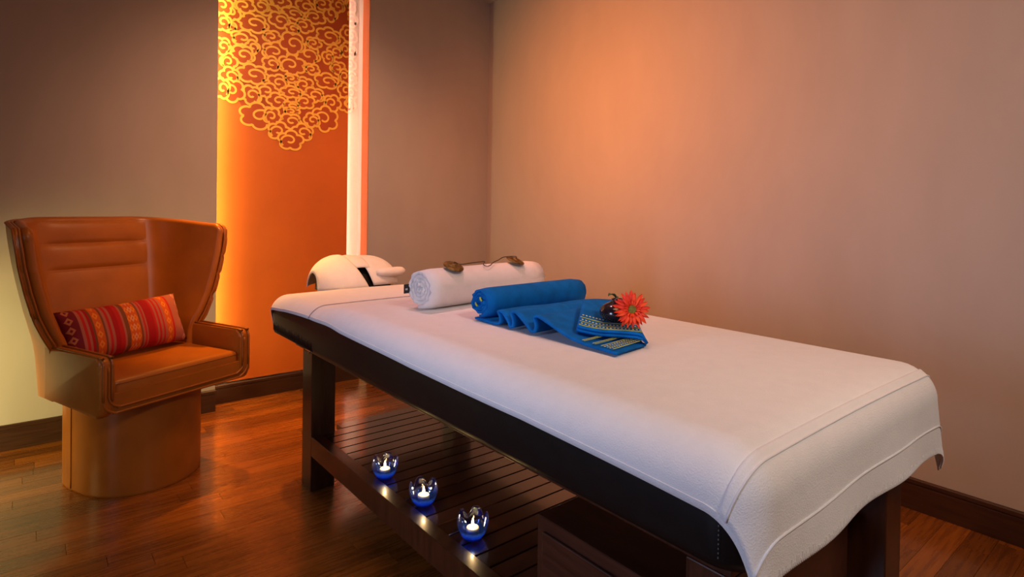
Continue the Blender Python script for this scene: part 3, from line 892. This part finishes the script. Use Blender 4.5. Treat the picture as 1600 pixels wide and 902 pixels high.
pm = [petal_mesh(0.040, 0.0105, 0.011, 0.12), petal_mesh(0.034, 0.0095, 0.010, 0.30), petal_mesh(0.013, 0.0055, 0.0125, 0.4)]
rg = random.Random(11)
for layer, (n, zoff, el) in enumerate(((22, 0.0, 0.02), (20, 0.003, 0.16), (18, 0.0050, 0.25))):
    for k in range(n):
        o = bpy.data.objects.new('petal', pm[layer]); link(o, gb_)
        a = 2*PI*(k+0.5*layer)/n + rg.uniform(-0.06, 0.06)
        R_ = rotq.to_matrix().to_4x4() @ Matrix.Rotation(a, 4, 'Z') @ Matrix.Rotation(el+rg.uniform(-0.10, 0.10), 4, 'X')
        o.matrix_local = Matrix.Translation(fc-GL + fn*zoff) @ R_ @ Matrix.Scale(rg.uniform(0.92, 1.08), 4)
b = lathe([(0, 0.0095), (0.006, 0.0098), (0.0105, 0.0088), (0.0132, 0.006), (0.0125, 0.0), (0, 0.0)], 24)
bmesh.ops.transform(b, matrix=Matrix.Translation(fc-GL) @ rotq.to_matrix().to_4x4(), verts=b.verts[:])
obj('flower_disc', b, 'disc', gb_, True)
b = lathe([(0, -0.010), (0.004, -0.010), (0.009, -0.006), (0.012, -0.001), (0, 0.0)], 18)
bmesh.ops.transform(b, matrix=Matrix.Translation(fc-GL) @ rotq.to_matrix().to_4x4(), verts=b.verts[:])
obj('calyx', b, 'stem', gb_, True)
sp_ = catmull([Vector((0, 0, -0.02)), Vector((0, 0, 0.02)), (fc-GL)*0.5+Vector((-0.003, 0.016, 0.016)), fc-GL-fn*0.008], 8)
obj('stem', tube(sp_, 0.0026, 8), 'stem', gb_, True)
lf = grid_mesh(5, 9, lambda i, j: Vector((-0.004-0.034*j/8, 0.002+(i/4-0.5)*0.018*math.sin(PI*(0.12+0.86*j/8)), 0.018+0.012*math.sin(j/8*2.4)+0.002*abs(i-2))))
o = obj('leaf', lf, 'stem', gb_, True); solidify(o, 0.0008)

# ------------------------------------------------------------------ candles on the shelf
ZS = 0.2288
def glass_bowl():
    b = bmesh.new()
    n = 70
    def pet(a): return abs(math.sin(2.5*a))            # five petals
    prof = [(0.0, 0.0), (0.022, 0.0), (0.0265, 0.004), (0.034, 0.014), (0.0415, 0.028), (0.0455, 0.042), (0.0465, 0.054), (0.0455, 0.064), (0.0425, 0.074)]
    rings = []
    for side in (0, 1):
        P = prof if side == 0 else [(max(0, r-0.0035), max(z, 0.010) if k < 3 else z) for k, (r, z) in enumerate(prof)][::-1]
        for (r, z) in P:
            if r < 1e-4: rings.append([b.verts.new((0, 0, z))]); continue
            ring = []
            for k in range(n):
                a = 2*PI*k/n
                q = max(0, (z-0.030)/0.044)
                zz = z - q*0.030*(1-pet(a))**1.3 if z > 0.03 else z
                fl_ = 1 + (0.045*(pet(a)-0.5) if 0.006 < z else 0) + (0.028*math.cos(26*a)*(1 if side == 0 and z < 0.02 else 0))
                ring.append(b.verts.new((r*fl_*math.cos(a), r*fl_*math.sin(a), zz)))
            rings.append(ring)
    for A, B in zip(rings, rings[1:]):
        for k in range(n):
            k2 = (k+1) % n
            if len(A) == 1: b.faces.new((A[0], B[k2], B[k]))
            elif len(B) == 1: b.faces.new((A[k], A[k2], B[0]))
            else: b.faces.new((A[k], A[k2], B[k2], B[k]))
    return b
spots = [((0.990, 1.895), 10, 'nearest the table leg at the head end'), ((1.000, 1.645), 42, 'in the middle of the row of three'), ((1.012, 1.388), 75, 'nearest the drawer unit')]
me_bowl = None
votives = []
for i, ((x, y), rz, where) in enumerate(spots):
    if me_bowl is None:
        o = obj('candle_holder', glass_bowl(), 'glass', None, True); me_bowl = o.data
    else: o = bpy.data.objects.new('candle_holder', me_bowl); link(o)
    o.location = (x, y, ZS); o.rotation_euler = (0, 0, math.radians(rz))
    tag(o, 'blue glass petal candle holder '+where, 'candle holder', 'blue glass candle holders on the shelf')
    c = thing('tealight', (x, y, ZS+0.0105), 'lit white tealight inside the blue glass holder '+where, 'candle', 'lit tealights on the shelf', math.radians(rz))
    votives.append(c)
c = votives[0]
parts = [smart(obj('cup', lathe([(0, 0), (0.0185, 0), (0.019, 0.001), (0.0192, 0.0165), (0.0186, 0.0165), (0.0184, 0.013), (0, 0.013)], 28), 'foil', c)),
         smart(obj('wax', lathe([(0, 0.0135), (0.018, 0.0135), (0.0182, 0.0205), (0.017, 0.022), (0.006, 0.0212), (0, 0.0205)], 28), 'wax', c)),
         obj('wick', tube([(0, 0, 0.020), (0.0003, 0, 0.026)], 0.0008, 6), 'wick', c),
         obj('flame', lathe([(0, 0.0245), (0.0022, 0.0265), (0.0036, 0.0305), (0.0033, 0.0355), (0.0020, 0.041), (0.0008, 0.046), (0, 0.049)], 14), 'flame', c, True)]
for c2_ in votives[1:]:
    for p in parts:
        q = p.copy(); link(q, c2_)
for c_ in votives:
    l = bpy.data.lights.new('candle_light', 'POINT'); l.energy = 0.26; l.color = (1.0, 0.62, 0.22); l.shadow_soft_size = 0.004
    o = bpy.data.objects.new('candle_light', l); COL.objects.link(o); o.location = c_.location + Vector((0, 0, 0.054))

# ------------------------------------------------------------------ wing chair (local: x = across, -y = front)
CH = thing('wing_chair', (0.398, 3.024, 0), 'tan leather wingback armchair with channelled back on a rounded plinth base', 'armchair', rz=math.radians(24))
# plinth base: round front, flatter rear
bp = []
for k in range(41):
    a = math.radians(180+180*k/40); bp.append((0.236*math.cos(a), 0.02+0.236*math.sin(a)))
bp += [(0.236, 0.13), (0.225, 0.19), (0.19, 0.225), (0.0, 0.24), (-0.19, 0.225), (-0.225, 0.19), (-0.236, 0.13)]
bm = bmesh.new(); rings = []
for (z, s) in ((0.0, 0.985), (0.004, 0.995), (0.012, 1.0), (0.384, 1.0)):
    rings.append([bm.verts.new((x*s, y*s, z)) for x, y in bp])
for A, B in zip(rings, rings[1:]):
    for k in range(len(bp)): bm.faces.new((A[k], A[(k+1) % len(bp)], B[(k+1) % len(bp)], B[k]))
bm.faces.new(rings[0][::-1]); bm.faces.new(rings[-1])
base = smart(obj('plinth_base', bm, 'leather', CH), 40)
for sx_ in (-1, 1):
    obj('base_seam', tube([(sx_*0.2368, 0.10, 0.01+0.37*k/10) for k in range(11)], 0.003, 6), 'leather_pipe', base, True)
# seat tub: U shaped band (two arms and the rail under the seat) extruded front to back
HW, ZB, ZA = 0.328, 0.388, 0.612
def u_outline(hw, zb, za, rbot, rtop, n=8):
    pts = []
    # outer contour from left top, down, across, up to right top
    def arc(cx, cz, r, a0, a1): 
        for k in range(n+1):
            a = math.radians(a0+(a1-a0)*k/n); pts.append((cx+r*math.cos(a), cz+r*math.sin(a)))
    arc(-hw+rbot, zb+rbot, rbot, 180, 270); arc(hw-rbot, zb+rbot, rbot, 270, 360)
    return pts
AT = 0.052     # arm thickness
def arm_block(sx):
    b = bmesh.new()
    # outline in (y, z): front at -0.272, back at 0.10
    o_ = []
    def arc(cy_, cz, r, a0, a1, n=6):
        for k in range(n+1):
            a = math.radians(a0+(a1-a0)*k/n); o_.append((cy_+r*math.cos(a), cz+r*math.sin(a)))
    arc(-0.272+0.03, ZA-0.03, 0.03, 180, 90); o_.append((0.12, ZA+0.004)); o_.append((0.12, 0.405))
    arc(-0.272+0.045, 0.405+0.02, 0.045, 250, 180)
    xa, xb = (HW-AT, HW) if sx > 0 else (-HW, -HW+AT)
    A = [b.verts.new((xa, y, z)) for y, z in o_]; B = [b.verts.new((xb, y, z)) for y, z in o_]
    n = len(o_)
    f1 = b.faces.new(A[::-1]); f2 = b.faces.new(B)
    for k in range(n): b.faces.new((A[k], A[(k+1) % n], B[(k+1) % n], B[k]))
    es = list(set(f1.edges[:]+f2.edges[:]))
    bmesh.ops.bevel(b, geom=es, offset=0.014, segments=3, profile=0.5, affect='EDGES')
    return b, o_
def front_curve(inset, y):
    """front edge line of the tub: down the left arm, under the seat, up the right arm"""
    r = 0.062-inset*0.3; hw = HW-inset; zb = ZB+inset; pts = []
    pts.append((-hw, y, ZA-0.035)); pts.append((-hw, y, 0.52))
    for k in range(9):
        a = math.radians(180+90*k/8); pts.append((-hw+r+r*math.cos(a), y, zb+r+r*math.sin(a)))
    pts.append((0, y, zb))
    for k in range(9):
        a = math.radians(270+90*k/8); pts.append((hw-r+r*math.cos(a), y, zb+r+r*math.sin(a)))
    pts.append((hw, y, 0.52)); pts.append((hw, y, ZA-0.035))
    return pts
# lower tub body: rounded trough beneath the cushion
bm = bmesh.new(); rings = []
for (y, ins) in ((-0.268, 0.012), (-0.258, 0.005), (-0.24, 0.004), (0.09, 0.004), (0.12, 0.02), (0.26, 0.075)):
    c = front_curve(ins, y); z_in = 0.47
    outer = [p for p in c if p[2] <= 0.53]
    loop = outer + [(outer[-1][0]-0.03, y, z_in), (outer[0][0]+0.03, y, z_in)]
    rings.append([bm.verts.new(p) for p in loop])
ml = min(len(r) for r in rings)
for A, B in zip(rings, rings[1:]):
    for k in range(ml): bm.faces.new((A[k], A[(k+1) % ml], B[(k+1) % ml], B[k]))
bm.faces.new(rings[0]); bm.faces.new(rings[-1][::-1])
tub = smart(obj('seat_tub', bm, 'leather', CH), 40)
for sx_ in (-1, 1):
    b, o_ = arm_block(sx_)
    arm = smart(obj('arm', b, 'leather', CH), 40)
    for xx in ((HW-0.010), (HW-AT+0.010)):
        path = [(sx_*xx, y-0.002 if y < -0.2 else y, z+0.002) for y, z in o_[:8]]
        path = [(sx_*xx, -0.274, 0.45)] + path
        obj('arm_piping', tube(catmull(path, 3), 0.0048, 8), 'leather_pipe', arm, True)
for ins in (0.010, 0.030):
    obj('front_piping', tube(catmull(front_curve(ins, -0.2715), 3), 0.0048, 8), 'leather_pipe', tub, True)
# cushion
bm = box(-HW+AT+0.001, HW-AT-0.001, -0.262, 0.19, 0.425, 0.520, 0.022, 4)
cus = smart(obj('seat_cushion', bm, 'leather', CH), 60)
obj('cushion_seam', tube([(-0.262+0.524*k/20, -0.2615, 0.503) for k in range(21)], 0.0018, 6), 'leather_pipe', cus, True)
# wing shell: a U in plan that flares and leans with height
WF = [(0.38, 0.280), (0.56, 0.284), (0.62, 0.296), (0.67, 0.325), (0.75, 0.360), (0.85, 0.388), (0.95, 0.410), (1.05, 0.424), (1.12, 0.430)]
BFR = [(0.38, 0.08), (0.58, 0.075), (0.66, 0.060), (0.8, 0.052), (1.0, 0.045), (1.12, 0.045)]
def plan(t, z):
    """t in [-1,1] along the U -> (x, y) of the middle surface"""
    sx = -1 if t < 0 else 1; q = abs(t)
    B = 0.275 + 0.15*(z-0.40)/0.72; wb = 0.262 + 0.045*smoothstep(0.5, 1.1, z)
    wf, bf = lerp_table(WF, z), lerp_table(BFR, z)
    p0 = Vector((0, B)); p1 = Vector((wb*0.62, B)); pc_ = Vector((wb, B-0.005)); tip = Vector((wf, bf))
    p2 = pc_.lerp(tip, 0.42)
    if q < 0.32: v = p0.lerp(p1, q/0.32)
    elif q < 0.62:
        k = (q-0.32)/0.30; v = p1*(1-k)**2 + pc_*2*k*(1-k) + p2*k*k
    else: v = p2.lerp(tip, (q-0.62)/0.38)
    return Vector((sx*v.x, v.y))
def top_z(t):
    q = abs(t); z = 1.122 - 0.030*smoothstep(0.3, 1.0, q)
    d = (1-q)/0.38*0.30
    R_ = 0.055
    if d < R_: z -= R_ - math.sqrt(max(0, R_*R_-(R_-d)**2))
    return z
Z0 = 0.396
def shell_pt(t, s, off=0.0):
    def P(t, s):
        z = Z0 + (top_z(t)-Z0)*s
        v = plan(max(-1, min(1, t)), z); return Vector((v.x, v.y, z))
    p = P(t, s)
    if off:
        e = 0.004
        dt = P(min(1, t+e), s)-P(max(-1, t-e), s); ds = P(t, min(1, s+e))-P(t, max(0, s-e))
        n = dt.cross(ds)
        if n.length > 1e-9:
            n.normalize()
            n = n if n.dot(Vector((p.x, p.y-0.05, 0))) > 0 else -n
            p = p + n*off
    return p
NT, NS = 73, 40
def tpar(i, lim=1.0):
    q = -1+2*i/(NT-1); s = 1 if q >= 0 else -1
    a = abs(q)
    return s*(1-(1-a)**1.25)*lim
def spar(j): 
    q = j/(NS-1); return 1-(1-q)**1.2
def layer(name, o_out, o_in, lim, smax, m='leather', edge=0.012):
    """closed padded layer between two offsets, with eased rim"""
    vs, fs = [], []
    def ring(off, lim_, sm):
        k0 = len(vs)
        for j in range(NS):
            for i in range(NT): vs.append(tuple(shell_pt(tpar(i, lim_), spar(j)*sm, off)))
        return k0
    a = ring(o_out, lim, smax); b_ = ring(o_in, lim, smax)
    for j in range(NS-1):
        for i in range(NT-1):
            k = j*NT+i
            fs.append((a+k, a+k+1, a+k+NT+1, a+k+NT)); fs.append((b_+k, b_+k+NT, b_+k+NT+1, b_+k+1))
    # rim with a bulge
    rim_idx = [j*NT for j in range(NS)] + [(NS-1)*NT+i for i in range(1, NT)] + [j*NT+NT-1 for j in range(NS-2, -1, -1)]
    mid = []
    c_out = [Vector(vs[a+k]) for k in rim_idx]; c_in = [Vector(vs[b_+k]) for k in rim_idx]
    prev = [a+k for k in rim_idx]
    for st in range(1, 4):
        cur = []
        for n_, k in enumerate(rim_idx):
            f = st/4; p = c_out[n_].lerp(c_in[n_], f)
            i_, j_ = k % NT, k//NT
            q = vs[a+k]
            # outward direction of the rim in the surface
            i2 = 1 if i_ == 0 else (NT-2 if i_ == NT-1 else i_); j2 = NS-2 if j_ == NS-1 else j_
            inner = Vector(vs[a+j2*NT+i2])
            d = Vector(q)-inner
            d = d.normalized() if d.length > 1e-9 else Vector((0, 0, 1))
            cur.append(len(vs)); vs.append(tuple(p + d*edge*math.sin(PI*f)))
        for n_ in range(len(rim_idx)-1): fs.append((prev[n_], prev[n_+1], cur[n_+1], cur[n_]))
        prev = cur
    last = [b_+k for k in rim_idx]
    for n_ in range(len(rim_idx)-1): fs.append((prev[n_], prev[n_+1], last[n_+1], last[n_]))
    # bottom strip
    for i in range(NT-1): fs.append((a+i, b_+i, b_+i+1, a+i+1))
    b = bmesh.new(); V = [b.verts.new(v) for v in vs]
    for f in fs:
        try: b.faces.new([V[k] for k in f])
        except ValueError: pass
    bmesh.ops.remove_doubles(b, verts=b.verts[:], dist=1e-5)
    return smart(obj(name, b, m, CH), 60), rim_idx
shell, rim_i = layer('outer_shell', 0.034, 0.016, 1.0, 1.0, edge=0.006)
pad_, _ = layer('inner_padding', 0.012, -0.028, 0.985, 0.988, edge=0.014)
def rim_path(off, lim, sm, grow=0.0):
    pts = []
    for j in range(4, NS-2): pts.append(shell_pt(-lim, spar(j)*sm, off))
    for i in range(0, NT): pts.append(shell_pt(tpar(i, lim), sm, off))
    for j in range(NS-3, 3, -1): pts.append(shell_pt(lim, spar(j)*sm, off))
    return pts
obj('wing_piping', tube(rim_path(0.0145, 1.0, 1.0), 0.0052, 8), 'leather_pipe', shell, True)
obj('wing_piping', tube(rim_path(0.033, 1.0, 0.999), 0.0046, 8), 'leather_pipe', shell, True)
# three padded channels across the inner back
def channel(z0, z1):
    def f(i, j):
        q = i/24; t = -0.40+0.80*q; w = j/9
        z = z0+(z1-z0)*w
        s = (z-Z0)/(top_z(t)-Z0)
        bul = 0.016*(math.sin(PI*min(1, max(0, w)))**0.5)*(math.sin(PI*min(1, max(0, q)))**0.35)
        return shell_pt(t, s, -0.0265-bul)
    return obj('back_channel', grid_mesh(25, 10, f), 'leather', CH, True)
channel(0.60, 0.884); channel(0.886, 1.000); channel(1.002, 1.106)

# cushion: woven lumbar pillow leaning in the chair
def pillow(L, H, T):
    b = bmesh.new(); n, mm = 33, 21
    def P(i, j, side):
        u, v = i/(n-1)*2-1, j/(mm-1)*2-1
        x = u*L/2*(1-0.06*(1-abs(v))**1.0*(abs(u)**6)); y = v*H/2*(1-0.07*(1-abs(u))**1.0*(abs(v)**6))
        th = T/2*(max(0, 1-abs(u)**3.2)**0.55)*(max(0, 1-abs(v)**2.6)**0.6)
        return (x, y, side*th)
    G = {}
    for side in (1, -1):
        for j in range(mm):
            for i in range(n):
                edge = i in (0, n-1) or j in (0, mm-1)
                if edge and side == -1: G[(i, j, -1)] = G[(i, j, 1)]
                else: G[(i, j, side)] = b.verts.new(P(i, j, side))
        for j in range(mm-1):
            for i in range(n-1):
                q = [G[(i, j, side)], G[(i+1, j, side)], G[(i+1, j+1, side)], G[(i, j+1, side)]]
                b.faces.new(q if side == 1 else q[::-1])
    return b
pil = obj('lumbar_cushion', pillow(0.52, 0.235, 0.13), 'kilim', None, True)
tag(pil, 'red woven cushion with orange diamond bands leaning in the leather chair', 'cushion')
cm = Matrix.Rotation(math.radians(24), 4, 'Z')
loc = Vector((0.39, 3.02, 0)) + (cm @ Vector((-0.005, 0.112, 0.640)))
pil.matrix_world = Matrix.Translation(loc) @ cm @ Matrix.Rotation(math.radians(66), 4, 'X') @ Matrix.Rotation(math.radians(2), 4, 'Z')
